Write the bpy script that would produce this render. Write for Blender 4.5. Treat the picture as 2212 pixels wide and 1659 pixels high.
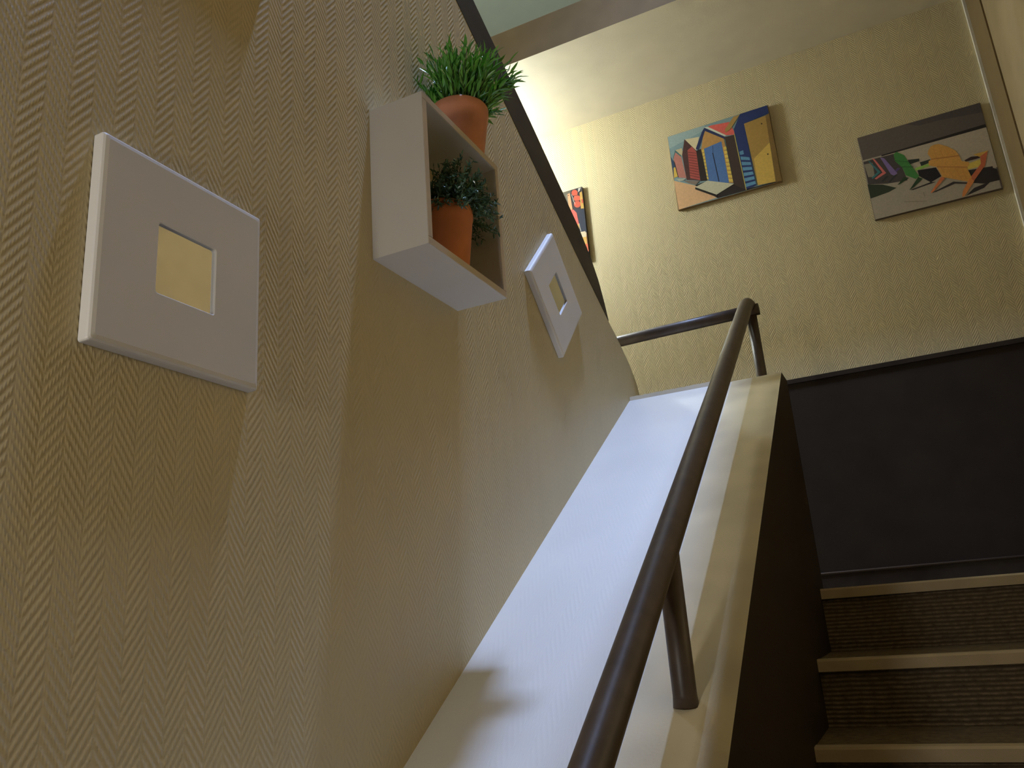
import bpy, bmesh, math, random
from mathutils import Matrix, Vector

for o in list(bpy.data.objects):
    bpy.data.objects.remove(o)
scene = bpy.context.scene
COL = scene.collection
random.seed(7)

# ------------------------------------------------------------------ camera
cam_data = bpy.data.cameras.new('camera')
cam = bpy.data.objects.new('camera', cam_data)
COL.objects.link(cam)
cam_data.sensor_fit = 'HORIZONTAL'
cam_data.sensor_width = 36.0
cam_data.lens = 1763.93 / 2212 * 36.0
cam_data.clip_start = 0.02
cam.matrix_world = Matrix(((0.89557, 0.186824, 0.403796, 0.0),
                           (0.439092, -0.224704, -0.869889, 0.0),
                           (-0.071782, 0.95635, -0.283271, 0.0),
                           (0, 0, 0, 1)))
scene.camera = cam

# ------------------------------------------------------------------ world, lights, exposure
world = bpy.data.worlds.new('world')
scene.world = world
world.use_nodes = True
world.node_tree.nodes['Background'].inputs[0].default_value = (1.0, 0.86, 0.66, 1)
world.node_tree.nodes['Background'].inputs[1].default_value = 0.0
scene.view_settings.view_transform = 'Standard'
scene.view_settings.look = 'None'
scene.view_settings.exposure = 0.0
scene.view_settings.gamma = 1.0
scene.view_settings.use_curve_mapping = False
scene.cycles.use_denoising = True
scene.cycles.use_adaptive_sampling = True
scene.cycles.adaptive_threshold = 0.1
scene.cycles.max_bounces = 4
scene.cycles.diffuse_bounces = 3
scene.cycles.glossy_bounces = 2
scene.cycles.transmission_bounces = 0
scene.cycles.caustics_reflective = False
scene.cycles.caustics_refractive = False

def area_light(name, loc, target, sx, sy, power, color):
    d = bpy.data.lights.new(name, 'AREA')
    d.shape = 'RECTANGLE'; d.size = sx; d.size_y = sy
    d.energy = power; d.color = color
    o = bpy.data.objects.new(name, d); COL.objects.link(o)
    o.location = loc
    o.rotation_euler = (Vector(target) - Vector(loc)).to_track_quat('-Z', 'Y').to_euler()
    return o

# daylight falling down the narrow stairwell from the roof light
roof = area_light('roof_daylight', (-0.40, 1.75, 5.24), (-0.42, 1.75, 0), 0.12, 0.26, 27, (0.42, 0.57, 1.0))
roof.data.spread = math.radians(56)
# small wall lamp of the lower hall, on the left wall behind the viewer
area_light('hall_light', (-0.67, -0.40, 0.32), (-0.30, 1.4, 0.12), 0.14, 0.14, 4.3, (1.0, 0.96, 0.90))
# added warm fill from the right to brighten the left wall, no lamp there
area_light('right_warm_fill', (0.58, 1.32, 0.42), (-0.76, 1.15, 0.25), 0.5, 0.5, 0.75, (1.0, 0.80, 0.44))
# added unseen light to brighten the wall above the floor slab
area_light('upper_wall_fill', (-1.5, 2.3, 4.7), (-1.3, 3.55, 3.3), 0.4, 0.3, 13.5, (0.92, 1.0, 0.92))

# flat artwork of the three prints: (ink colour, outline in canvas units)
HUTS = [((0.25,0.359,0.362),[(0.0,1.0),(0.993,1.0),(1.0,0.0),(0.008,0.0)]),((0.353,0.451,0.423),[(0.0,1.0),(0.378,1.0),(0.386,0.94),(0.0,0.834)]),((0.776,0.468,0.246),[(0.0,0.392),(0.197,0.252),(0.393,0.017),(0.008,0.0)]),((0.04,0.029,0.025),[(0.197,0.252),(0.323,0.266),(0.57,0.134),(0.664,0.021),(1.0,0.01),(1.0,0.0),(0.396,0.006)]),((0.042,0.081,0.151),[(0.0,0.731),(0.029,0.626),(0.047,0.427),(0.002,0.423)]),((0.778,0.52,0.102),[(0.014,0.563),(0.038,0.569),(0.047,0.432),(0.004,0.427)]),((0.621,0.516,0.296),[(0.054,0.789),(0.123,0.792),(0.129,0.704),(0.104,0.687)]),((0.557,0.222,0.171),[(0.026,0.681),(0.052,0.763),(0.104,0.69),(0.125,0.38),(0.05,0.415)]),((0.083,0.188,0.181),[(0.055,0.794),(0.109,0.696),(0.103,0.68),(0.054,0.762),(0.026,0.681),(0.022,0.692)]),((0.068,0.04,0.035),[(0.021,0.683),(0.036,0.623),(0.051,0.414),(0.044,0.423)]),((0.75,0.636,0.373),[(0.167,0.894),(0.311,0.87),(0.26,0.698)]),((0.096,0.042,0.039),[(0.163,0.9),(0.264,0.696),(0.256,0.292),(0.126,0.353),(0.117,0.698)]),((0.456,0.098,0.076),[(0.177,0.738),(0.225,0.772),(0.26,0.682),(0.256,0.3),(0.163,0.365)]),((0.206,0.052,0.044),[(0.179,0.716),(0.257,0.672),(0.257,0.661),(0.178,0.705)]),((0.206,0.052,0.044),[(0.177,0.681),(0.257,0.635),(0.257,0.624),(0.177,0.67)]),((0.206,0.052,0.044),[(0.176,0.646),(0.257,0.598),(0.257,0.587),(0.175,0.636)]),((0.206,0.052,0.044),[(0.174,0.611),(0.256,0.561),(0.256,0.55),(0.174,0.601)]),((0.206,0.052,0.044),[(0.173,0.577),(0.256,0.524),(0.256,0.512),(0.172,0.566)]),((0.206,0.052,0.044),[(0.171,0.542),(0.256,0.487),(0.256,0.476),(0.171,0.532)]),((0.206,0.052,0.044),[(0.17,0.508),(0.256,0.45),(0.256,0.439),(0.169,0.497)]),((0.206,0.052,0.044),[(0.168,0.473),(0.256,0.413),(0.256,0.402),(0.168,0.463)]),((0.206,0.052,0.044),[(0.167,0.439),(0.256,0.376),(0.256,0.365),(0.166,0.429)]),((0.206,0.052,0.044),[(0.165,0.405),(0.255,0.339),(0.255,0.328),(0.165,0.394)]),((0.04,0.029,0.022),[(0.262,0.697),(0.312,0.703),(0.323,0.266),(0.257,0.286)]),((0.585,0.315,0.1),[(0.371,0.947),(0.542,0.745),(0.563,0.141),(0.338,0.26),(0.31,0.693)]),((0.036,0.047,0.12),[(0.374,0.967),(0.553,0.772),(0.557,0.728),(0.376,0.921),(0.283,0.694),(0.259,0.725),(0.345,0.925)]),((0.737,0.73,0.558),[(0.373,0.972),(0.409,0.965),(0.573,0.779),(0.553,0.77)]),((0.778,0.147,0.114),[(0.409,0.965),(0.445,0.969),(0.619,0.94),(0.651,0.793),(0.646,0.753),(0.573,0.776)]),((0.101,0.197,0.43),[(0.339,0.692),(0.516,0.719),(0.524,0.157),(0.337,0.255)]),((0.028,0.033,0.061),[(0.411,0.607),(0.427,0.213),(0.437,0.213),(0.421,0.606)]),((0.053,0.092,0.2),[(0.424,0.699),(0.416,0.606),(0.422,0.604),(0.43,0.697)]),((0.817,0.599,0.121),[(0.525,0.635),(0.552,0.635),(0.553,0.595),(0.525,0.597)]),((0.817,0.599,0.121),[(0.525,0.582),(0.553,0.579),(0.554,0.539),(0.525,0.544)]),((0.817,0.599,0.121),[(0.525,0.529),(0.554,0.524),(0.555,0.484),(0.525,0.491)]),((0.817,0.599,0.121),[(0.525,0.476),(0.556,0.469),(0.557,0.429),(0.525,0.438)]),((0.817,0.599,0.121),[(0.525,0.423),(0.557,0.414),(0.558,0.374),(0.525,0.385)]),((0.817,0.599,0.121),[(0.525,0.37),(0.558,0.359),(0.559,0.319),(0.525,0.333)]),((0.817,0.599,0.121),[(0.525,0.318),(0.56,0.304),(0.56,0.265),(0.525,0.28)]),((0.817,0.599,0.121),[(0.525,0.266),(0.561,0.25),(0.562,0.211),(0.525,0.228)]),((0.817,0.599,0.121),[(0.525,0.214),(0.562,0.195),(0.563,0.156),(0.525,0.176)]),((0.817,0.599,0.121),[(0.315,0.68),(0.337,0.687),(0.337,0.653),(0.316,0.648)]),((0.817,0.599,0.121),[(0.316,0.635),(0.337,0.639),(0.337,0.606),(0.317,0.603)]),((0.817,0.599,0.121),[(0.317,0.589),(0.337,0.591),(0.337,0.558),(0.318,0.557)]),((0.817,0.599,0.121),[(0.318,0.544),(0.337,0.544),(0.338,0.51),(0.319,0.512)]),((0.817,0.599,0.121),[(0.319,0.498),(0.338,0.496),(0.338,0.463),(0.32,0.467)]),((0.817,0.599,0.121),[(0.32,0.453),(0.338,0.449),(0.338,0.415),(0.321,0.422)]),((0.817,0.599,0.121),[(0.321,0.408),(0.338,0.401),(0.338,0.368),(0.322,0.377)]),((0.817,0.599,0.121),[(0.322,0.363),(0.338,0.354),(0.338,0.321),(0.323,0.332)]),((0.817,0.599,0.121),[(0.323,0.318),(0.338,0.307),(0.338,0.274),(0.324,0.287)]),((0.069,0.047,0.038),[(0.553,0.761),(0.646,0.753),(0.67,0.009),(0.578,0.105),(0.563,0.141)]),((0.646,0.609,0.424),[(0.198,0.226),(0.323,0.266),(0.569,0.129),(0.39,0.054)]),((0.033,0.025,0.021),[(0.198,0.226),(0.39,0.054),(0.395,0.016),(0.195,0.199)]),((0.484,0.512,0.409),[(0.024,0.404),(0.121,0.377),(0.091,0.357),(0.052,0.361)]),((0.25,0.199,0.156),[(0.098,0.354),(0.248,0.29),(0.205,0.254),(0.14,0.301)]),((0.034,0.051,0.156),[(0.733,0.997),(0.993,1.0),(0.997,0.89),(0.754,0.855),(0.768,0.031),(0.67,0.014),(0.651,0.825)]),((0.459,0.279,0.084),[(0.668,0.989),(0.729,0.993),(0.619,0.839),(0.569,0.813),(0.568,0.861)]),((0.144,0.323,0.484),[(0.666,0.514),(0.704,0.519),(0.705,0.466),(0.669,0.47)]),((0.152,0.346,0.516),[(0.669,0.45),(0.75,0.406),(0.752,0.367),(0.67,0.405)]),((0.152,0.346,0.516),[(0.67,0.377),(0.753,0.342),(0.755,0.303),(0.67,0.332)]),((0.152,0.346,0.516),[(0.67,0.305),(0.756,0.279),(0.758,0.239),(0.671,0.26)]),((0.152,0.346,0.516),[(0.671,0.232),(0.759,0.215),(0.761,0.176),(0.671,0.188)]),((0.152,0.346,0.516),[(0.671,0.161),(0.762,0.152),(0.764,0.113),(0.672,0.116)]),((0.152,0.346,0.516),[(0.672,0.089),(0.765,0.089),(0.767,0.05),(0.672,0.045)]),((0.634,0.528,0.132),[(0.644,0.764),(0.666,0.009),(0.673,0.008),(0.651,0.763)]),((0.459,0.279,0.077),[(0.754,0.855),(0.962,0.874),(0.947,0.008),(0.782,0.026)]),((0.724,0.476,0.112),[(0.956,0.517),(0.944,0.013),(0.782,0.026),(0.788,0.37)]),((0.244,0.145,0.046),[(0.962,0.874),(0.997,0.89),(1.0,0.0),(0.946,0.003)]),((0.068,0.045,0.024),[(0.922,0.781),(0.921,0.777),(0.919,0.774),(0.916,0.774),(0.912,0.775),(0.91,0.778),(0.908,0.782),(0.908,0.787),(0.909,0.791),(0.912,0.794),(0.915,0.794),(0.918,0.793),(0.921,0.79),(0.922,0.786)]),((0.068,0.045,0.024),[(0.928,0.374),(0.927,0.37),(0.925,0.368),(0.922,0.367),(0.918,0.368),(0.916,0.371),(0.914,0.375),(0.914,0.38),(0.916,0.384),(0.918,0.386),(0.921,0.387),(0.924,0.386),(0.927,0.383),(0.928,0.379)])]
CHAIRS = [((0.469,0.404,0.314),[(0.0,0.993),(0.999,1.0),(0.989,0.002),(0.0,0.0)]),((0.154,0.128,0.113),[(0.0,0.993),(0.999,1.0),(0.997,0.709),(0.004,0.718)]),((0.108,0.092,0.089),[(0.408,0.996),(0.999,1.0),(0.997,0.884),(0.67,0.933),(0.502,0.939)]),((0.571,0.485,0.364),[(0.176,0.711),(0.999,0.703),(1.0,0.236),(0.779,0.257),(0.43,0.455),(0.344,0.591)]),((0.039,0.031,0.028),[(0.997,0.744),(1.0,0.706),(0.161,0.704),(0.16,0.719)]),((0.095,0.08,0.075),[(0.005,0.698),(0.104,0.699),(0.264,0.695),(0.303,0.506),(0.319,0.349),(0.158,0.371),(0.005,0.42)]),((0.351,0.304,0.232),[(0.007,0.666),(0.077,0.658),(0.071,0.486),(0.018,0.506)]),((0.05,0.062,0.04),[(0.0,0.422),(0.117,0.376),(0.222,0.296),(0.156,0.271),(0.0,0.25)]),((0.043,0.034,0.032),[(0.783,0.285),(0.969,0.259),(0.969,0.24),(0.993,0.218),(0.995,0.09),(0.877,0.093),(0.79,0.136)]),((0.048,0.038,0.036),[(0.798,0.075),(0.929,0.101),(0.869,0.048),(0.723,0.009)]),((0.03,0.027,0.031),[(0.413,0.432),(0.557,0.41),(0.581,0.296),(0.492,0.257),(0.415,0.361)]),((0.052,0.042,0.042),[(0.321,0.233),(0.492,0.261),(0.53,0.247),(0.346,0.223)]),((0.052,0.042,0.042),[(0.479,0.138),(0.659,0.201),(0.761,0.152),(0.752,0.139),(0.668,0.174),(0.511,0.136)]),((0.072,0.234,0.247),[(0.044,0.697),(0.059,0.681),(0.126,0.525),(0.048,0.469),(0.043,0.486),(0.1,0.536)]),((0.783,0.198,0.177),[(0.081,0.713),(0.102,0.689),(0.167,0.497),(0.077,0.453),(0.065,0.468),(0.139,0.515)]),((0.276,0.197,0.447),[(0.146,0.697),(0.177,0.674),(0.254,0.459),(0.224,0.441),(0.201,0.47)]),((0.138,0.09,0.249),[(0.264,0.521),(0.286,0.508),(0.25,0.476),(0.24,0.496)]),((0.059,0.053,0.056),[(0.225,0.446),(0.251,0.44),(0.183,0.376),(0.167,0.387)]),((0.059,0.053,0.056),[(0.158,0.462),(0.184,0.451),(0.128,0.402),(0.113,0.414)]),((0.041,0.052,0.042),[(0.359,0.58),(0.447,0.559),(0.444,0.53),(0.363,0.522)]),((0.042,0.056,0.043),[(0.444,0.515),(0.528,0.518),(0.533,0.486),(0.449,0.467)]),((0.377,0.629,0.134),[(0.395,0.464),(0.517,0.475),(0.517,0.442),(0.4,0.432)]),((0.082,0.289,0.077),[(0.258,0.692),(0.287,0.708),(0.339,0.644),(0.357,0.565),(0.416,0.36),(0.385,0.338),(0.315,0.41),(0.303,0.506),(0.257,0.606)]),((0.046,0.145,0.047),[(0.257,0.607),(0.358,0.551),(0.359,0.558),(0.258,0.614)]),((0.046,0.145,0.047),[(0.297,0.514),(0.387,0.478),(0.388,0.486),(0.299,0.522)]),((0.041,0.082,0.038),[(0.407,0.354),(0.436,0.323),(0.358,0.254),(0.315,0.232)]),((0.041,0.082,0.038),[(0.299,0.396),(0.333,0.373),(0.261,0.331),(0.232,0.324)]),((0.075,0.045,0.043),[(0.778,0.403),(0.833,0.424),(0.906,0.406),(0.893,0.385),(0.787,0.385)]),((0.82,0.631,0.133),[(0.799,0.357),(0.904,0.373),(0.88,0.29),(0.781,0.293)]),((0.806,0.482,0.114),[(0.852,0.441),(0.97,0.444),(0.941,0.407),(0.895,0.398)]),((0.663,0.182,0.084),[(0.899,0.4),(0.963,0.437),(0.918,0.289),(0.807,0.147),(0.787,0.195),(0.891,0.319)]),((0.801,0.416,0.108),[(0.52,0.585),(0.532,0.625),(0.558,0.663),(0.59,0.67),(0.619,0.665),(0.682,0.608),(0.73,0.543),(0.747,0.487),(0.758,0.403),(0.808,0.373),(0.806,0.334),(0.783,0.324),(0.799,0.196),(0.775,0.152),(0.588,0.281),(0.563,0.412),(0.507,0.452),(0.513,0.5),(0.54,0.511)]),((0.56,0.223,0.071),[(0.533,0.508),(0.747,0.466),(0.748,0.477),(0.534,0.519)]),((0.56,0.223,0.071),[(0.563,0.407),(0.788,0.315),(0.79,0.324),(0.564,0.416)]),((0.754,0.332,0.096),[(0.571,0.628),(0.578,0.51),(0.582,0.51),(0.575,0.629)]),((0.754,0.332,0.096),[(0.616,0.619),(0.628,0.494),(0.632,0.495),(0.62,0.62)]),((0.754,0.332,0.096),[(0.665,0.599),(0.679,0.483),(0.683,0.484),(0.669,0.6)]),((0.754,0.332,0.096),[(0.704,0.553),(0.717,0.477),(0.721,0.479),(0.707,0.554)]),((0.754,0.332,0.096),[(0.591,0.389),(0.617,0.27),(0.621,0.272),(0.595,0.391)]),((0.754,0.332,0.096),[(0.64,0.369),(0.67,0.235),(0.673,0.237),(0.644,0.371)]),((0.754,0.332,0.096),[(0.695,0.348),(0.723,0.204),(0.726,0.206),(0.699,0.349)]),((0.754,0.332,0.096),[(0.744,0.329),(0.758,0.186),(0.762,0.187),(0.748,0.329)]),((0.785,0.24,0.094),[(0.58,0.291),(0.604,0.262),(0.501,0.154),(0.477,0.136),(0.473,0.145)]),((0.791,0.303,0.094),[(0.788,0.2),(0.811,0.147),(0.714,0.011),(0.694,0.007),(0.711,0.07)]),((0.273,0.222,0.174),[(0.254,0.112),(0.426,0.058),(0.427,0.062),(0.255,0.117)]),((0.228,0.181,0.143),[(0.416,0.171),(0.42,0.111),(0.423,0.111),(0.419,0.171)])]
BUOYS = [((0.023,0.018,0.018),[(0.212,1.0),(0.991,0.993),(1.0,0.004),(0.314,0.0)]),((0.089,0.076,0.049),[(0.627,1.0),(0.873,0.995),(0.829,0.739),(0.783,0.764),(0.672,0.828)]),((0.253,0.216,0.152),[(0.66,0.968),(0.694,0.819),(0.7,0.82),(0.666,0.969)]),((0.253,0.216,0.152),[(0.699,0.965),(0.732,0.801),(0.738,0.802),(0.705,0.965)]),((0.253,0.216,0.152),[(0.738,0.962),(0.769,0.783),(0.775,0.784),(0.744,0.962)]),((0.253,0.216,0.152),[(0.777,0.958),(0.806,0.766),(0.812,0.766),(0.783,0.959)]),((0.253,0.216,0.152),[(0.815,0.955),(0.843,0.748),(0.849,0.748),(0.821,0.955)]),((0.02,0.024,0.04),[(0.876,0.722),(1.0,0.682),(1.0,0.359),(0.936,0.391),(0.921,0.658)]),((0.582,0.27,0.124),[(0.833,0.959),(0.86,0.96),(0.871,0.723),(0.832,0.723)]),((0.036,0.018,0.012),[(0.849,0.932),(0.848,0.929),(0.847,0.928),(0.844,0.927),(0.842,0.928),(0.84,0.93),(0.838,0.933),(0.838,0.937),(0.839,0.939),(0.84,0.941),(0.843,0.942),(0.845,0.941),(0.847,0.939),(0.849,0.936)]),((0.649,0.102,0.075),[(0.813,0.697),(0.844,0.721),(0.882,0.716),(0.912,0.661),(0.925,0.498),(0.864,0.502)]),((0.549,0.281,0.064),[(0.864,0.502),(0.925,0.499),(0.924,0.42),(0.885,0.416)]),((0.472,0.078,0.037),[(0.948,0.931),(0.943,0.914),(0.932,0.903),(0.918,0.899),(0.902,0.905),(0.889,0.919),(0.881,0.938),(0.879,0.958),(0.884,0.975),(0.895,0.987),(0.909,0.99),(0.925,0.984),(0.938,0.97),(0.946,0.952)]),((0.499,0.085,0.04),[(0.97,0.847),(0.965,0.828),(0.953,0.816),(0.938,0.812),(0.921,0.819),(0.907,0.833),(0.898,0.853),(0.896,0.875),(0.902,0.893),(0.913,0.906),(0.929,0.909),(0.945,0.903),(0.959,0.888),(0.968,0.868)]),((0.472,0.078,0.037),[(0.969,0.762),(0.964,0.743),(0.952,0.73),(0.936,0.727),(0.919,0.733),(0.904,0.748),(0.895,0.768),(0.893,0.791),(0.898,0.81),(0.91,0.823),(0.927,0.826),(0.944,0.82),(0.958,0.805),(0.967,0.784)]),((0.08,0.02,0.012),[(0.904,0.907),(0.959,0.886),(0.96,0.892),(0.904,0.913)]),((0.08,0.02,0.012),[(0.904,0.827),(0.96,0.814),(0.96,0.82),(0.904,0.833)]),((0.432,0.398,0.341),[(0.875,0.936),(0.89,0.842),(0.895,0.843),(0.88,0.936)]),((0.432,0.398,0.341),[(0.887,0.851),(0.904,0.781),(0.909,0.782),(0.892,0.852)]),((0.457,0.413,0.351),[(0.958,0.992),(0.989,0.993),(0.973,0.954),(0.954,0.937)]),((0.475,0.278,0.06),[(0.969,0.925),(0.996,0.937),(1.0,0.69),(0.966,0.7)]),((0.473,0.084,0.042),[(0.981,0.825),(0.999,0.826),(1.0,0.771),(0.981,0.77)]),((0.538,0.475,0.391),[(0.924,0.507),(0.936,0.39),(0.942,0.389),(0.93,0.506)]),((0.629,0.508,0.329),[(0.895,0.354),(0.923,0.384),(0.985,0.377),(0.996,0.35),(0.992,0.296),(0.91,0.309)]),((0.611,0.346,0.075),[(0.91,0.309),(0.992,0.298),(0.993,0.201),(0.933,0.207)]),((0.652,0.133,0.059),[(0.933,0.207),(1.0,0.2),(1.0,0.094),(0.955,0.1)]),((0.054,0.06,0.107),[(0.955,0.1),(1.0,0.094),(1.0,0.005),(0.965,0.009)]),((0.248,0.094,0.035),[(0.997,0.361),(1.0,0.354),(1.0,0.199),(0.993,0.201)])]
LAMP = 242.0

# ------------------------------------------------------------------ helpers
def lin(c):
    c = c / 255.0
    return c / 12.92 if c <= 0.04045 else ((c + 0.055) / 1.055) ** 2.4

class G:
    """small graph builder"""
    def __init__(self, name):
        self.m = bpy.data.materials.new(name); self.m.use_nodes = True
        self.t = self.m.node_tree; self.n = self.t.nodes
        self.b = self.n['Principled BSDF']
    def node(self, kind, **kw):
        nd = self.n.new(kind)
        for k, v in kw.items(): setattr(nd, k, v)
        return nd
    def put(self, sock, v):
        if hasattr(v, 'is_linked') or hasattr(v, 'links'): self.t.links.new(v, sock)
        else: sock.default_value = v
    def math(self, op, a, b=None, c=None):
        nd = self.node('ShaderNodeMath', operation=op)
        for i, v in enumerate((a, b, c)):
            if v is not None: self.put(nd.inputs[i], v)
        return nd.outputs[0]
    def coords(self):
        return self.node('ShaderNodeTexCoord').outputs['Object']
    def xyz(self):
        s = self.node('ShaderNodeSeparateXYZ'); self.t.links.new(self.coords(), s.inputs[0])
        return s.outputs
    def noise(self, scale, detail=3.0, rough=0.55, vec=None):
        nd = self.node('ShaderNodeTexNoise')
        nd.inputs['Scale'].default_value = scale; nd.inputs['Detail'].default_value = detail
        nd.inputs['Roughness'].default_value = rough
        self.t.links.new(vec if vec is not None else self.coords(), nd.inputs['Vector'])
        return nd.outputs['Fac']
    def mix(self, fac, c1, c2):
        nd = self.node('ShaderNodeMix', data_type='RGBA')
        self.put(nd.inputs[0], fac)
        for i, c in ((6, c1), (7, c2)):
            if isinstance(c, tuple): nd.inputs[i].default_value = (c[0], c[1], c[2], 1)
            else: self.t.links.new(c, nd.inputs[i])
        return nd.outputs[2]
    def ramp(self, v, lo, hi):
        nd = self.node('ShaderNodeMapRange'); nd.inputs[1].default_value = lo; nd.inputs[2].default_value = hi
        self.t.links.new(v, nd.inputs[0]); return nd.outputs[0]
    def bump(self, h, dist=1.0, strength=1.0):
        nd = self.node('ShaderNodeBump'); nd.inputs['Strength'].default_value = strength
        nd.inputs['Distance'].default_value = dist
        self.t.links.new(h, nd.inputs['Height']); self.t.links.new(nd.outputs[0], self.b.inputs['Normal'])
    def base(self, c, rough=0.6, spec=0.4, metal=0.0):
        if isinstance(c, tuple): self.b.inputs['Base Color'].default_value = (c[0], c[1], c[2], 1)
        else: self.t.links.new(c, self.b.inputs['Base Color'])
        self.put(self.b.inputs['Roughness'], rough)
        self.b.inputs['Specular IOR Level'].default_value = spec
        self.b.inputs['Metallic'].default_value = metal
        return self.m

def paint(name, col, rough=0.6, spec=0.35, var=0.08, scale=9.0, relief=0.0002, rscale=220.0):
    g = G(name)
    f = g.ramp(g.noise(scale, 1.0), 0.3, 0.7)
    dark = tuple(c * (1 - var) for c in col); light = tuple(min(1, c * (1 + var)) for c in col)
    if relief: g.bump(g.noise(rscale, 0.0), relief)
    return g.base(g.mix(f, dark, light), rough, spec)

def wallpaper(name, axis, u0, col, amp=0.00062, z_shift=0.0, rough=0.55, spec=0.35):
    """embossed herringbone paper: columns 29 mm wide, ridges every 13.5 mm"""
    g = G(name); s = g.xyz()
    u = g.math('SUBTRACT', s[axis], u0)
    tri = g.math('PINGPONG', u, 0.0288)
    ph = g.math('MULTIPLY', g.math('SUBTRACT', g.math('SUBTRACT', s[2], z_shift), g.math('MULTIPLY', tri, 1.42)), 2 * math.pi / 0.0135)
    # slight irregularity of the embossing
    ph = g.math('ADD', ph, g.math('MULTIPLY', g.noise(28.0, 0.0), 0.9))
    ridge = g.math('ADD', g.math('MULTIPLY', g.math('SINE', ph), 0.5), 0.5)
    ridge = g.math('POWER', ridge, 1.3)
    # thread-like dots along every ridge
    dots = g.math('ADD', g.math('MULTIPLY', g.math('SINE', g.math('MULTIPLY', u, 2 * math.pi / 0.0036)), 0.26), 0.74)
    # flat seam between columns
    seam = g.ramp(g.math('ABSOLUTE', g.math('SUBTRACT', tri, 0.0144)), 0.0144, 0.0118)
    h = g.math('MULTIPLY', g.math('MULTIPLY', ridge, dots), seam)
    h = g.math('ADD', h, g.math('MULTIPLY', g.noise(420.0, 0.0), 0.22))
    g.bump(h, amp)
    f = g.ramp(g.noise(3.5, 2.0), 0.25, 0.75)
    c1 = tuple(c * 0.95 for c in col); c2 = tuple(min(1, c * 1.04) for c in col)
    return g.base(g.mix(f, c1, c2), rough, spec)

CREAM = (0.64, 0.53, 0.30)
M = {}
M['paper_left'] = wallpaper('wallpaper_left', 1, 0.456, CREAM, amp=0.0008, spec=0.45, rough=0.5)
M['paper_far'] = wallpaper('wallpaper_far', 0, -0.968, CREAM, amp=0.00075)
M['paper_ledge'] = wallpaper('wallpaper_painted', 0, -0.763, (0.74, 0.71, 0.63), amp=0.00012)
M['cream_paint'] = paint('cream_paint', (0.72, 0.66, 0.52), 0.5, 0.4)
M['parapet_paint'] = paint('parapet_paint', (0.76, 0.67, 0.46), 0.42, 0.45, var=0.12, scale=7.0)
M['ceiling_paint'] = paint('ceiling_paint', (0.76, 0.68, 0.50), 0.8, 0.2, var=0.03)
M['grey_paint'] = paint('upper_wall_paint', (0.40, 0.44, 0.37), 0.8, 0.2, var=0.03)
M['slab_paint'] = paint('slab_edge_paint', (0.42, 0.32, 0.20), 0.7, 0.2, var=0.06)
M['right_paint'] = paint('right_wall_paint', (0.66, 0.48, 0.24), 0.7, 0.25, var=0.05)
M['landing_dimmed'] = paint('dimmed_wall_paint', (0.30, 0.22, 0.11), 0.7, 0.25, var=0.05)  # right wall colour darkened to stand in for weaker light by the landing
M['casing'] = paint('brown_casing_paint', (0.19, 0.125, 0.05), 0.6, 0.3)
M['bead'] = paint('corner_bead_paint', (0.74, 0.68, 0.54), 0.5, 0.4)
M['dark_paint'] = paint('dark_brown_paint', (0.029, 0.020, 0.014), 0.6, 0.22, var=0.12, relief=0.00025, rscale=160)
M['dark_wood'] = paint('dark_brown_wood', (0.030, 0.020, 0.014), 0.45, 0.35, var=0.2, scale=20)
M['skirt_bead'] = paint('skirting_bead_paint', (0.085, 0.06, 0.042), 0.45, 0.4, var=0.1)
M['rail'] = paint('rail_paint', (0.085, 0.062, 0.048), 0.42, 0.42, var=0.15, scale=30, relief=0.00012, rscale=120)
M['white'] = paint('white_lacquer', (0.80, 0.77, 0.72), 0.45, 0.4, var=0.015, relief=0.00005, rscale=300)
M['shelf_white'] = paint('shelf_foil', (0.76, 0.73, 0.68), 0.5, 0.35, var=0.02, relief=0.00005)
M['shelf_edge'] = paint('shelf_edge_band', (0.66, 0.56, 0.44), 0.5, 0.35, var=0.03, relief=0)
M['soil'] = paint('dark_soil', (0.02, 0.016, 0.012), 0.95, 0.1, var=0.4, scale=120, relief=0.002, rscale=300)
M['terracotta'] = paint('terracotta', (0.70, 0.29, 0.15), 0.55, 0.3, var=0.10, scale=22, relief=0.0002)
M['terracotta_dark'] = paint('terracotta_orange', (0.66, 0.23, 0.085), 0.6, 0.3, var=0.10, scale=22, relief=0.0002)
M['nosing'] = paint('nosing_strip', (0.56, 0.46, 0.30), 0.45, 0.4, var=0.08, scale=14)
M['stem'] = paint('plant_stem', (0.05, 0.10, 0.02), 0.6, 0.3, relief=0)

def mirror_mat():
    g = G('mirror_glass'); return g.base((0.86, 0.86, 0.84), 0.025, 0.5, 1.0)
M['mirror'] = mirror_mat()

def carpet_mat():
    g = G('ribbed_stair_carpet'); s = g.xyz()
    wob = g.math('MULTIPLY', g.noise(14.0, 3.0), 0.006)
    v = g.math('ADD', g.math('ADD', s[2], s[1]), wob)
    rib = g.math('ADD', g.math('MULTIPLY', g.math('SINE', g.math('MULTIPLY', v, 2 * math.pi / 0.0105)), 0.5), 0.5)
    g.bump(g.math('ADD', rib, g.math('MULTIPLY', g.noise(500.0, 2.0), 0.6)), 0.0022)
    f = g.math('MULTIPLY', rib, g.ramp(g.noise(60.0, 3.0), 0.25, 0.7))
    return g.base(g.mix(f, (0.13, 0.10, 0.065), (0.36, 0.28, 0.18)), 0.95, 0.1)
M['carpet'] = carpet_mat()

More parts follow.
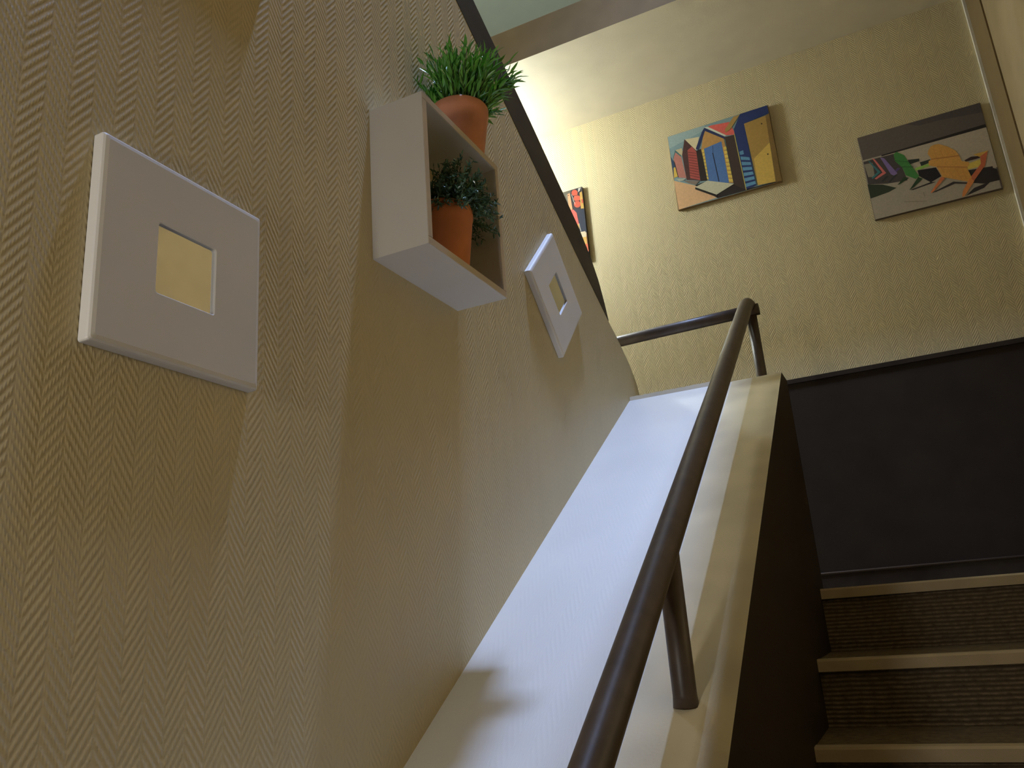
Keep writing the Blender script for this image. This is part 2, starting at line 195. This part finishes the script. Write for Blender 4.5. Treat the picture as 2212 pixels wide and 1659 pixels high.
def leaf_mat(name, c1, c2, rough, spec):
    g = G(name)
    oi = g.node('ShaderNodeObjectInfo').outputs['Random']
    gi = g.node('ShaderNodeNewGeometry').outputs['Random Per Island']
    f = g.math('FRACT', g.math('ADD', oi, gi))
    return g.base(g.mix(f, c1, c2), rough, spec)
M['grass_leaf'] = leaf_mat('grass_leaf', (0.06, 0.22, 0.025), (0.20, 0.50, 0.07), 0.3, 0.6)
M['bush_leaf'] = leaf_mat('bush_leaf', (0.04, 0.11, 0.075), (0.12, 0.24, 0.15), 0.22, 0.8)

FLAT = {}
def flat(col):
    if col not in FLAT:
        g = G('print_ink'); f = g.noise(140.0, 1.0)
        FLAT[col] = g.base(g.mix(f, tuple(c * 0.85 for c in col), tuple(min(1, c * 1.15) for c in col)), 0.6, 0.25)
    return FLAT[col]

ORIGIN = {}
def link(name, mesh, parent=None, mats=(), loc=None):
    o = bpy.data.objects.new(name, mesh); COL.objects.link(o)
    for m in mats: mesh.materials.append(m)
    if parent is not None:
        o.parent = parent
    if loc is not None: o.location = loc
    return o

def make(name, bm, mats, parent=None, smooth=False, bevel=0.0, origin=None):
    """one mesh object from a bmesh given in world coordinates"""
    if not isinstance(mats, (list, tuple)): mats = [mats]
    if bevel:
        bmesh.ops.bevel(bm, geom=[e for e in bm.edges if len(e.link_faces) == 2 and e.calc_face_angle(0) > 0.5],
                        offset=bevel, segments=2, affect='EDGES', profile=0.6)
    org = Vector(origin) if origin is not None else (ORIGIN[parent.name] if parent is not None else Vector((0, 0, 0)))
    bmesh.ops.translate(bm, verts=bm.verts, vec=-org)
    bmesh.ops.recalc_face_normals(bm, faces=bm.faces)
    me = bpy.data.meshes.new(name); bm.to_mesh(me); bm.free()
    if smooth:
        for p in me.polygons: p.use_smooth = True
    o = link(name, me, parent, mats)
    if parent is None: o.location = org
    else: o.location = org - ORIGIN[parent.name]
    ORIGIN[o.name] = org
    return o

def thing(name, label, cat, loc, group=None):
    o = bpy.data.objects.new(name, None); COL.objects.link(o)
    o.location = loc; o.empty_display_size = 0.05
    ORIGIN[o.name] = Vector(loc)
    tag(o, label, cat, group); return o

def tag(o, label=None, cat=None, group=None, kind=None):
    if label: o['label'] = label
    if cat: o['category'] = cat
    if group: o['group'] = group
    if kind: o['kind'] = kind
    return o

def box(x0, x1, y0, y1, z0, z1, bm=None):
    bm = bm or bmesh.new()
    v = [bm.verts.new((x, y, z)) for x in (x0, x1) for y in (y0, y1) for z in (z0, z1)]
    for f in ((0, 1, 3, 2), (4, 6, 7, 5), (0, 4, 5, 1), (2, 3, 7, 6), (0, 2, 6, 4), (1, 5, 7, 3)):
        bm.faces.new([v[i] for i in f])
    return bm

def prism_x(poly, x0, x1, bm=None):
    """polygon of (y, z) pulled along x"""
    bm = bm or bmesh.new()
    a = [bm.verts.new((x0, y, z)) for y, z in poly]; b = [bm.verts.new((x1, y, z)) for y, z in poly]
    n = len(poly)
    bm.faces.new(a); bm.faces.new(b[::-1])
    for i in range(n): bm.faces.new((a[i], a[(i + 1) % n], b[(i + 1) % n], b[i]))
    return bm

def tube(path, r, seg=20, bm=None, caps=True):
    bm = bm or bmesh.new(); P = [Vector(p) for p in path]; rings = []
    for i, p in enumerate(P):
        t = (P[min(i + 1, len(P) - 1)] - P[max(i - 1, 0)]).normalized()
        ref = Vector((1, 0, 0)) if abs(t.x) < 0.8 else Vector((0, 0, 1))
        n1 = t.cross(ref).normalized(); n2 = t.cross(n1)
        rr = r[i] if isinstance(r, (list, tuple)) else r
        rings.append([bm.verts.new(p + rr * (math.cos(2 * math.pi * k / seg) * n1 + math.sin(2 * math.pi * k / seg) * n2)) for k in range(seg)])
    for a, b in zip(rings, rings[1:]):
        for k in range(seg): bm.faces.new((a[k], a[(k + 1) % seg], b[(k + 1) % seg], b[k]))
    if caps: bm.faces.new(rings[0][::-1]); bm.faces.new(rings[-1])
    return bm

def lathe(cx, cy, prof, seg=40, bm=None):
    bm = bm or bmesh.new(); rings = []
    for r, z in prof:
        if r < 1e-6: rings.append([bm.verts.new((cx, cy, z))])
        else: rings.append([bm.verts.new((cx + r * math.cos(2 * math.pi * k / seg), cy + r * math.sin(2 * math.pi * k / seg), z)) for k in range(seg)])
    for a, b in zip(rings, rings[1:]):
        for k in range(seg):
            k2 = (k + 1) % seg
            if len(a) == 1 and len(b) == 1: continue
            if len(a) == 1: bm.faces.new((a[0], b[k], b[k2]))
            elif len(b) == 1: bm.faces.new((a[k], a[k2], b[0]))
            else: bm.faces.new((a[k], a[k2], b[k2], b[k]))
    return bm

def struct(name, bm, mats, parent=None, **kw):
    o = make(name, bm, mats, parent, **kw); o['kind'] = 'structure'; return o

# ------------------------------------------------------------------ setting
XL, XR = -0.763, 0.645          # stair side of the left wall, right wall
YF = 3.55                       # far wall of the landing
ZL = 0.036                      # landing floor
ZB = -1.614                     # lower floor
ZC = 2.465                      # landing ceiling
XO = -2.40                      # outer wall behind the second flight
ZT = 5.30                       # roof

def slope(y): return 0.694 + 0.6254 * (y - 2.567)      # top of the parapet

# left (spine) wall, its top edge climbing towards the viewer beside the second flight
inner = [(2.70, ZB), (2.70, 0.735), (2.685, 0.765), (2.655, 0.800), (2.61, 0.838), (2.50, 0.903), (2.434, 0.936), (2.197, 1.070), (1.484, 1.491), (-2.5, 3.83), (-2.5, ZB)]
struct('wall_left', prism_x(inner, XL - 0.12, XL), M['paper_left'])
cap = [(2.434, 0.938), (2.197, 1.072), (1.484, 1.493), (-2.5, 3.832), (-2.5, 4.02), (1.581, 1.566), (1.90, 1.388), (2.12, 1.258), (2.227, 1.194), (2.318, 1.122), (2.372, 1.062), (2.412, 0.992)]
o = struct('trim_1', prism_x(cap, XL - 0.13, XL + 0.0006), M['dark_wood'])
o['label'] = 'dark brown cap board on the sloping top of the left wall'

# parapet beside the steps: sloping painted top, dark stair face
poly = [(-0.9, ZB), (-0.9, slope(-0.9)), (2.567, 0.694), (2.69, 0.694), (2.69, ZB)]
o = struct('wall_parapet', prism_x(poly, -0.420, -0.268), [M['parapet_paint'], M['dark_paint']])
for p in o.data.polygons:
    if p.normal.x > 0.9 or p.normal.y > 0.9: p.material_index = 1
poly2 = [(-0.9, ZB), (-0.9, slope(-0.9) - 0.001), (2.567, 0.693), (2.69, 0.693), (2.69, ZB)]
o = struct('wall_ledge', prism_x(poly2, XL, -0.420), M['paper_ledge'])
lip = bmesh.new(); n = 40; rng = random.Random(3)
top = []
for i in range(n + 1):
    x = XL + 0.001 + (0.30) * i / n
    top.append((x, 0.7065 + rng.uniform(-0.0012, 0.0012)))
fa = [lip.verts.new((x, 2.566, 0.692)) for x, z in top]; fb = [lip.verts.new((x, 2.568, z)) for x, z in top]; fc = [lip.verts.new((x, 2.580, z)) for x, z in top]; fd = [lip.verts.new((x, 2.580, 0.692)) for x, z in top]
for i in range(n):
    for p, q in ((fa, fb), (fb, fc), (fc, fd), (fd, fa)):
        lip.faces.new((p[i], p[i + 1], q[i + 1], q[i]))
lip.faces.new((fa[0], fb[0], fc[0], fd[0])); lip.faces.new((fa[n], fd[n], fc[n], fb[n]))
o = struct('trim_2', lip, M['cream_paint']); o['label'] = 'cream edge strip closing the top end of the sloping ledge'

# landing, floors, far wall
struct('floor', box(XO, XR, 2.60, YF, ZL - 0.15, ZL), M['carpet'])
struct('floor_lower', box(XO, XR, -2.5, 2.60, ZB - 0.1, ZB), M['carpet'])
struct('wall_far', box(XO, XR + 0.1, YF, YF + 0.1, ZB, ZC + 0.02), M['paper_far'])
struct('wall_wainscot', box(-0.883 - 1.5, XR, YF - 0.006, YF, ZL, 0.905), M['dark_paint'])
o = struct('trim_3', box(-2.38, XR, YF - 0.016, YF, 0.897, 0.916), M['dark_wood'], bevel=0.003); o['label'] = 'dark brown dado moulding on the far wall'
o = struct('baseboard_far', box(-2.38, XR, YF - 0.020, YF, ZL, 0.112), M['dark_wood'], bevel=0.003); o['label'] = 'dark brown skirting board along the landing'
make('moulding', tube([(-2.38, YF - 0.021, 0.108), (-0.9, YF - 0.021, 0.108), (XR - 0.02, YF - 0.021, 0.108)], 0.0055, 10), M['skirt_bead'], o, smooth=True)
struct('wall_right', box(XR, XR + 0.1, -2.5, YF + 0.1, ZB, ZT), M['right_paint'])
o = struct('trim_4', box(XR - 0.012, XR, 3.27, YF - 0.022, ZL, ZC), M['casing'], bevel=0.002); o['label'] = 'brown vertical casing board beside the far wall'
o = struct('trim_5', box(XR - 0.022, XR, YF - 0.022, YF, 0.916, ZC), M['bead'], bevel=0.003); o['label'] = 'white corner bead at the right end of the far wall'
struct('wall_right_landing', box(XR - 0.006, XR, 2.3, 3.27, ZL, ZC), M['landing_dimmed'])  # added thin panel, the dimmer light is painted into its colour
struct('ceiling', box(XO, XR, 2.93, YF + 0.1, ZC, ZC + 0.02), M['ceiling_paint'])
struct('ceiling_edge', box(XO, XR, 2.926, YF + 0.1, ZC + 0.0, ZC + 0.187), [M['slab_paint'], M['ceiling_paint']])
o = bpy.data.objects['ceiling_edge']
for p in o.data.polygons:
    if p.normal.z < -0.9: p.material_index = 1
bpy.data.objects.remove(bpy.data.objects['ceiling'])
o.name = 'ceiling'
struct('wall_upper', box(XO, XR, YF, YF + 0.1, ZC + 0.187, ZT), M['grey_paint'])
struct('wall_back', box(XO, XR + 0.1, -2.6, -2.5, ZB, ZT), M['cream_paint'])
struct('wall_outer', box(XO - 0.1, XO, -2.6, YF + 0.1, ZB, ZT), M['cream_paint'])
struct('ceiling_upper', box(XO, XR, -2.6, YF + 0.1, ZT, ZT + 0.1), M['cream_paint'])
# floor of the upper storey over the stair flight (limits the daylight to the well)
struct('ceiling_lower', box(-0.406, XR, -2.5, 2.6, 2.50, 2.65), M['cream_paint'])

# ------------------------------------------------------------------ stairs
stairs = thing('staircase', 'carpeted stair flight with light nosing strips climbing to the landing', 'staircase', (0.19, 1.1, ZB))
ys = [2.583, 2.235, 1.945]; zs = [ZL, -0.136, -0.292]
for i in range(7):
    ys.append(ys[-1] - 0.30); zs.append(zs[-1] - 0.165)
zs.append(ZB); ys.append(ys[-1] - 0.3)
X0, X1 = -0.2675, XR - 0.0005
for i in range(10):
    y, z, zn = ys[i], zs[i], zs[i + 1]
    make('riser', box(X0, X1, y + 0.018, y + 0.034, zn, z - 0.002), M['carpet'], stairs)
    if i: make('tread', box(X0, X1, y + 0.010, ys[i - 1] + 0.034, z - 0.03, z), M['carpet'], stairs)
    nz = prism_x([(y, z - 0.027), (y, z - 0.003), (y + 0.003, z + 0.002), (y + 0.035, z + 0.002), (y + 0.035, z), (y + 0.010, z - 0.001), (y + 0.010, z - 0.027)], X0, X1)
    make('nosing', nz, M['nosing'], stairs)

# ------------------------------------------------------------------ handrail
hr = thing('handrail', 'dark brown tubular metal handrail on the sloping ledge', 'handrail', (-0.341, 1.253, slope(1.253)))
rz = lambda y: 0.024 + 0.632 * (y - 1.126)
path = [(-0.341, y, rz(y)) for y in (-0.6, 0.2, 0.8, 1.4, 2.0, 2.4, 2.52)]
path += [(-0.341, 2.565, rz(2.565) - 0.001), (-0.340, 2.592, rz(2.592) - 0.005), (-0.339, 2.612, rz(2.612) - 0.015), (-0.338, 2.624, rz(2.624) - 0.033), (-0.337, 2.628, rz(2.628) - 0.055)]
make('rail', tube(path, [0.0226] * 10 + [0.021, 0.019], 24), M['rail'], hr, smooth=True)
make('cross_rail', tube([(-0.310, 2.628, 0.936), (-0.6, 2.628, 0.932), (-1.0, 2.628, 0.925)], 0.0195, 20), M['rail'], hr, smooth=True)
make('post', tube([(-0.341, 1.253, slope(1.253) - 0.004), (-0.341, 1.253, slope(1.253) + 0.012), (-0.341, 1.253, rz(1.253))], [0.0192, 0.0178, 0.0178], 20), M['rail'], hr, smooth=True)
make('post', tube([(-0.336, 2.628, 0.692), (-0.336, 2.628, 0.70), (-0.337, 2.628, rz(2.628) - 0.04)], [0.0185, 0.0170, 0.0170], 20), M['rail'], hr, smooth=True)

# ------------------------------------------------------------------ square mirrors in wide white frames
def make_mirror(cy, cz, ang, size, label, loc_x=XL):
    t = thing('wall_mirror', label, 'mirror', (loc_x, cy, cz), 'small square wall mirrors')
    h = size / 2; q = 0.0455; d = 0.018; b = 0.007
    ca, sa = math.cos(ang), math.sin(ang)
    def V(bm, x, a, c): return bm.verts.new((loc_x + x, cy + a * ca - c * sa, cz + a * sa + c * ca))
    def ring(bm, x, r, n=4, cr=0.0):
        pts = []
        for sx, sy in ((-1, -1), (1, -1), (1, 1), (-1, 1)):
            if cr:
                a0 = math.atan2(sy, sx) - math.pi / 4
                for k in range(4):
                    a = a0 + k * math.pi / 6
                    pts.append((sx * (r - cr) + cr * math.cos(a), sy * (r - cr) + cr * math.sin(a)))
            else: pts.append((sx * r, sy * r))
        return [V(bm, x, *p) for p in pts]
    bm = bmesh.new()
    # nested closed rings: outer back, outer front, chamfer, inner front, inner back
    R = [ring(bm, 0.001, h, cr=0.003), ring(bm, 0.0125, h, cr=0.003), ring(bm, 0.0152, h - 0.0009, cr=0.003), ring(bm, 0.0170, h - 0.0030, cr=0.003), ring(bm, d, h - 0.0075, cr=0.003),
         ring(bm, d, q + 0.0012, cr=0.004), ring(bm, d - 0.001, q, cr=0.0035), ring(bm, 0.004, q, cr=0.0035)]
    R.append(R[0])
    for A, B in zip(R, R[1:]):
        n = len(A)
        for k in range(n): bm.faces.new((A[k], A[(k + 1) % n], B[(k + 1) % n], B[k]))
    make('frame', bm, M['white'], t)
    bm = bmesh.new()
    f = [V(bm, 0.0138, *p) for p in ((-q - .003, -q - .003), (q + .003, -q - .003), (q + .003, q + .003), (-q - .003, q + .003))]
    b_ = [V(bm, 0.0100, *p) for p in ((-q - .003, -q - .003), (q + .003, -q - .003), (q + .003, q + .003), (-q - .003, q + .003))]
    bm.faces.new(f); bm.faces.new(b_[::-1])
    for k in range(4): bm.faces.new((f[k], b_[k], b_[(k + 1) % 4], f[(k + 1) % 4]))
    make('mirror_glass', bm, M['mirror'], t)
    return t
make_mirror(0.6745, 0.4525, 0.0, 0.256, 'white framed square mirror hung straight on the left wall, nearest the viewer')
make_mirror(1.951, 0.864, math.radians(45), 0.262, 'white framed mirror hung as a diamond beside the box shelf')
make_mirror(0.695, 1.152, 0.0, 0.256, 'white framed square mirror hung high on the left wall above the nearest mirror')

# ------------------------------------------------------------------ box shelf
sy0, sy1, sz0, sz1, sd, st = 1.100, 1.402, 0.638, 0.943, 0.115, 0.014
sh = thing('box_shelf', 'square white open box shelf on the left wall holding two potted plants', 'shelf', (XL, (sy0 + sy1) / 2, sz0))
for nm, b in (('side_panel', (XL, XL + sd, sy0, sy0 + st, sz0 + st, sz1 - st)), ('side_panel', (XL, XL + sd, sy1 - st, sy1, sz0 + st, sz1 - st)),
              ('bottom_panel', (XL, XL + sd, sy0, sy1, sz0, sz0 + st)), ('top_panel', (XL, XL + sd, sy0, sy1, sz1 - st, sz1))):
    p = make(nm, box(*b), M['shelf_white'], sh, bevel=0.0007)
    x0, x1, y0, y1, z0, z1 = b
    make('edge_band', box(XL + sd, XL + sd + 0.0012, y0 + 0.0006, y1 - 0.0006, z0 + 0.0006, z1 - 0.0006), M['shelf_edge'], p, origin=ORIGIN[sh.name])

# ------------------------------------------------------------------ potted plants
def pot(t, cx, cy, z, rt, rb, h, mat):
    prof = [(0, z), (rb * 0.9, z), (rb, z + 0.004), (rb * 1.04, z + h * 0.12), (rt * 0.955, z + h * 0.74), (rt * 0.975, z + h * 0.80), (rt, z + h * 0.84), (rt * 1.01, z + h * 0.98), (rt * 0.99, z + h), (rt * 0.92, z + h), (rt * 0.90, z + h * 0.97), (rt * 0.88, z + h * 0.84), (0, z + h * 0.80)]
    make('pot', lathe(cx, cy, prof), mat, t, smooth=True)
    make('soil', lathe(cx, cy, [(0, z + h * 0.90), (rt * 0.5, z + h * 0.905), (rt * 0.90, z + h * 0.88), (rt * 0.88, z + h * 0.86), (0, z + h * 0.86)], 28), M['soil'], t)

def leaf_verts(base, d, up, L, w, droop):
    """narrow folded leaf: 8 points"""
    d = d.normalized(); s = d.cross(up)
    if s.length < 1e-3: s = d.cross(Vector((1, 0, 0)))
    s.normalize(); n = s.cross(d).normalized()
    P = []
    for k, (t, ww) in enumerate(((0.0, 0.12), (0.35, 1.0), (0.7, 0.75))):
        c = base + d * (L * t) - n * (droop * L * t * t)
        P += [c - s * (w * ww / 2) + n * (0.18 * w * ww), c - n * 0.0, c + s * (w * ww / 2) + n * (0.18 * w * ww)]
    P.append(base + d * L - n * (droop * L))
    F = [(0, 1, 4, 3), (1, 2, 5, 4), (3, 4, 7, 6), (4, 5, 8, 7), (6, 7, 9), (7, 8, 9)]
    return P, F

def add_leaf(bm, *a):
    P, F = leaf_verts(*a); v = [bm.verts.new(p) for p in P]
    for f in F: bm.faces.new([v[i] for i in f])

# grass-like plant on top of the shelf
gx, gy, gz = -0.698, 1.340, sz1
gp = thing('potted_grass', 'bright green grassy plant in a terracotta pot on top of the box shelf', 'potted plant', (gx, gy, gz))
PH = 0.116
pot(gp, gx, gy, gz, 0.0615, 0.046, PH, M['terracotta'])
rng = random.Random(21)
stems = bmesh.new(); fol = bmesh.new(); singles = []
rimz = gz + PH * 0.9
for i in range(150):
    az = rng.uniform(0, 2 * math.pi); k = math.sqrt(rng.random())
    if gx + 0.9 * k * math.cos(az) * 0.16 < XL + 0.01 and rng.random() < 0.8: az = math.pi - az
    tilt = math.radians(4 + 54 * k ** 1.6 + rng.uniform(-6, 6))
    L = rng.uniform(0.090, 0.142) * (1.0 - 0.12 * k)
    p0 = Vector((gx + 0.050 * k * math.cos(az), gy + 0.050 * k * math.sin(az), rimz))
    d0 = Vector((math.sin(tilt * 0.55) * math.cos(az), math.sin(tilt * 0.55) * math.sin(az), math.cos(tilt * 0.55)))
    d1 = Vector((math.sin(tilt * 1.25) * math.cos(az), math.sin(tilt * 1.25) * math.sin(az), math.cos(tilt * 1.25)))
    pts = []; p = p0.copy()
    for s in range(6):
        pts.append(p.copy()); p = p + (d0.lerp(d1, s / 5)).normalized() * (L / 5)
    for q in pts: q.x = max(q.x, XL + 0.008)
    tube(pts, [0.0011, 0.001, 0.0009, 0.0008, 0.0007, 0.0005], 5, stems)
    nl = 10
    for j in range(nl):
        t = 0.16 + 0.84 * (j + rng.random() * 0.6) / nl; t = min(t, 0.995)
        a = t * 5; ii = min(int(a), 4); b = pts[ii].lerp(pts[ii + 1], a - ii)
        ax = (pts[ii + 1] - pts[ii]).normalized()
        side = Vector((rng.gauss(0, 1), rng.gauss(0, 1), rng.gauss(0, 0.6))).normalized()
        ld = (ax * rng.uniform(0.8, 1.5) + side * rng.uniform(0.35, 0.75)).normalized()
        LL = rng.uniform(0.022, 0.040) * (1.05 - 0.25 * t); w = rng.uniform(0.0048, 0.0080)
        tip = b + ld * LL
        if tip.x < XL + 0.004: ld.x = abs(ld.x) + 0.1; ld.normalize()
        if b.x + LL < XL: continue
        up = Vector((rng.gauss(0, 0.6), rng.gauss(0, 0.6), 1))
        dr = rng.uniform(-0.05, 0.28)
        if t > 0.72 and len(singles) < 240: singles.append((b, ld, up, LL, w, dr))
        else: add_leaf(fol, b, ld, up, LL, w, dr)
make('stems', stems, M['stem'], gp, smooth=True)['kind'] = 'stuff'
make('foliage', fol, M['grass_leaf'], gp)['kind'] = 'stuff'
leaf_mesh = []
for dr in (0.0, 0.1, 0.22):
    bm = bmesh.new(); add_leaf(bm, Vector((0, 0, 0)), Vector((1, 0, 0)), Vector((0, 0, 1)), 1.0, 0.17, dr)
    me = bpy.data.meshes.new('leaf'); bm.to_mesh(me); bm.free(); me.materials.append(M['grass_leaf']); leaf_mesh.append(me)
for b, ld, up, LL, w, dr in singles:
    me = leaf_mesh[0 if dr < 0.05 else 1 if dr < 0.16 else 2]
    o = bpy.data.objects.new('leaf', me); COL.objects.link(o); o.parent = gp
    s = ld.cross(up).normalized() if ld.cross(up).length > 1e-3 else Vector((0, 1, 0)); n = s.cross(ld).normalized()
    o.matrix_local = Matrix.Translation(b - ORIGIN[gp.name]) @ Matrix((ld, -s, n)).transposed().to_4x4() @ Matrix.Diagonal((LL, LL, LL, 1))

# small-leaved bush inside the shelf
bx, by, bz = -0.700, 1.252, sz0 + st
bp = thing('potted_bush', 'dark green small-leaved bush in a terracotta pot inside the box shelf', 'potted plant', (bx, by, bz))
BH = 0.130
pot(bp, bx, by, bz, 0.0565, 0.043, BH, M['terracotta_dark'])
rng = random.Random(5)
stems = bmesh.new(); fol = bmesh.new()
cz0 = bz + BH * 0.88
for i in range(250):
    az = rng.uniform(0, 2 * math.pi); k = rng.random() ** 0.6
    tilt = math.radians(4 + 100 * k)
    rad = Vector((0.085, 0.115, 0.118)) * (0.55 + 0.45 * rng.random() ** 0.5)
    tip = Vector((bx + 0.02 + rad.x * math.sin(tilt) * math.cos(az), by + 0.03 + rad.y * math.sin(tilt) * math.sin(az), cz0 + 0.012 + rad.z * math.cos(tilt)))
    tip += Vector((rng.gauss(0, 0.007), rng.gauss(0, 0.007), rng.gauss(0, 0.007)))
    def clampv(v, m=0.004):
        v.x = min(max(v.x, XL + m), XL + sd + 0.035)
        if v.x < XL + sd + 0.002: v.z = min(v.z, sz1 - st - m)
        v.y = min(max(v.y, sy0 + st + m), sy1 - st - m); return v
    clampv(tip, 0.012)
    p0 = Vector((bx + 0.025 * math.cos(az), by + 0.025 * math.sin(az), cz0)); mid = p0.lerp(tip, 0.5) + Vector((0, 0, 0.02))
    pts = [p0.lerp(mid, t).lerp(mid.lerp(tip, t), t) for t in (0, 0.25, 0.5, 0.75, 1.0)]
    for q in pts: clampv(q, 0.006)
    tube(pts, [0.0012, 0.001, 0.0009, 0.0007, 0.0005], 5, stems)
    for j in range(17):
        t = 0.28 + 0.72 * (j + rng.random()) / 17.0; a = t * 4; ii = min(int(a), 3); b = pts[ii].lerp(pts[ii + 1], a - ii)
        ax = (pts[ii + 1] - pts[ii]).normalized()
        side = Vector((rng.gauss(0, 1), rng.gauss(0, 1), rng.gauss(0, 1))).normalized()
        ld = (ax * rng.uniform(0.1, 0.8) + side).normalized()
        LL = rng.uniform(0.008, 0.0135)
        e = clampv(b + ld * LL, 0.001); ld = (e - b)
        if ld.length < 0.003: continue
        add_leaf(fol, b, ld, Vector((rng.gauss(0, 0.5), rng.gauss(0, 0.5), 1)), LL, rng.uniform(0.003, 0.0045), rng.uniform(-0.25, 0.1))
make('stems', stems, M['stem'], bp, smooth=True)['kind'] = 'stuff'
make('foliage', fol, M['bush_leaf'], bp)['kind'] = 'stuff'

# ------------------------------------------------------------------ canvas prints
CT = 0.016
def canvas(name, data, bx4, label, edge):
    x0, x1, z0, z1 = bx4
    t = thing(name, label, 'picture', ((x0 + x1) / 2, YF, z0), 'canvas prints on the far wall')
    make('canvas', box(x0, x1, YF - CT, YF, z0, z1), flat(edge), t, bevel=0.0012)
    me = bpy.data.meshes.new('print'); mats = []; verts = []; faces = []; mi = []
    org = ORIGIN[t.name]
    for L, (c, pts) in enumerate(data):
        m = flat(c)
        if m not in mats: mats.append(m)
        q = []
        for p in pts:
            if not q or (abs(p[0] - q[-1][0]) + abs(p[1] - q[-1][1])) > 1e-4: q.append(p)
        base = len(verts)
        for u, v in q:
            verts.append((x0 + 0.0008 + u * (x1 - x0 - 0.0016) - org.x, YF - CT - 0.0003 - 0.00003 * L - org.y, z0 + 0.0008 + v * (z1 - z0 - 0.0016) - org.z))
        faces.append(list(range(base, base + len(q)))); mi.append(mats.index(m))
    me.from_pydata(verts, [], faces)
    for p, i in zip(me.polygons, mi): p.material_index = i
    bm = bmesh.new(); bm.from_mesh(me)
    bmesh.ops.triangulate(bm, faces=bm.faces, ngon_method='EAR_CLIP')
    for f in bm.faces:
        if f.normal.y > 0: f.normal_flip()
    bm.to_mesh(me); bm.free()
    link('print', me, t, mats)
    return t
canvas('canvas_print', HUTS, (-0.7052, -0.2254, 1.8321, 2.2308), 'canvas print of coloured beach huts with a blue door', (0.30, 0.20, 0.10))
canvas('canvas_print', CHAIRS, (0.1112, 0.588, 1.5376, 1.9353), 'canvas print of a yellow slatted garden chair on sand', (0.17, 0.13, 0.11))
canvas('canvas_print', BUOYS, (-1.6478, -1.168, 1.7069, 2.1056), 'canvas print of red and yellow fishing buoys, half hidden by the left wall', (0.06, 0.05, 0.05))

# ------------------------------------------------------------------ landing lamp
lx, ly = -1.86, 3.12
lamp = thing('ceiling_lamp', 'round glass pendant lamp over the landing, hidden behind the left wall', 'lamp', (lx, ly, ZC))
make('base', lathe(lx, ly, [(0, ZC), (0.05, ZC), (0.05, ZC - 0.02), (0.008, ZC - 0.025), (0.008, ZC - 0.13), (0, ZC - 0.13)], 32), M['white'], lamp)
g = G('lit_opal_glass'); g.b.inputs['Emission Color'].default_value = (0.82, 0.93, 1.0, 1); g.b.inputs['Emission Strength'].default_value = LAMP
g.base((0.9, 0.85, 0.75), 0.3)
make('glass_shade', lathe(lx, ly, [(0, ZC - 0.13), (0.04, ZC - 0.135), (0.075, ZC - 0.16), (0.09, ZC - 0.21), (0.075, ZC - 0.26), (0.04, ZC - 0.285), (0, ZC - 0.29)], 32), g.m, lamp, smooth=True)
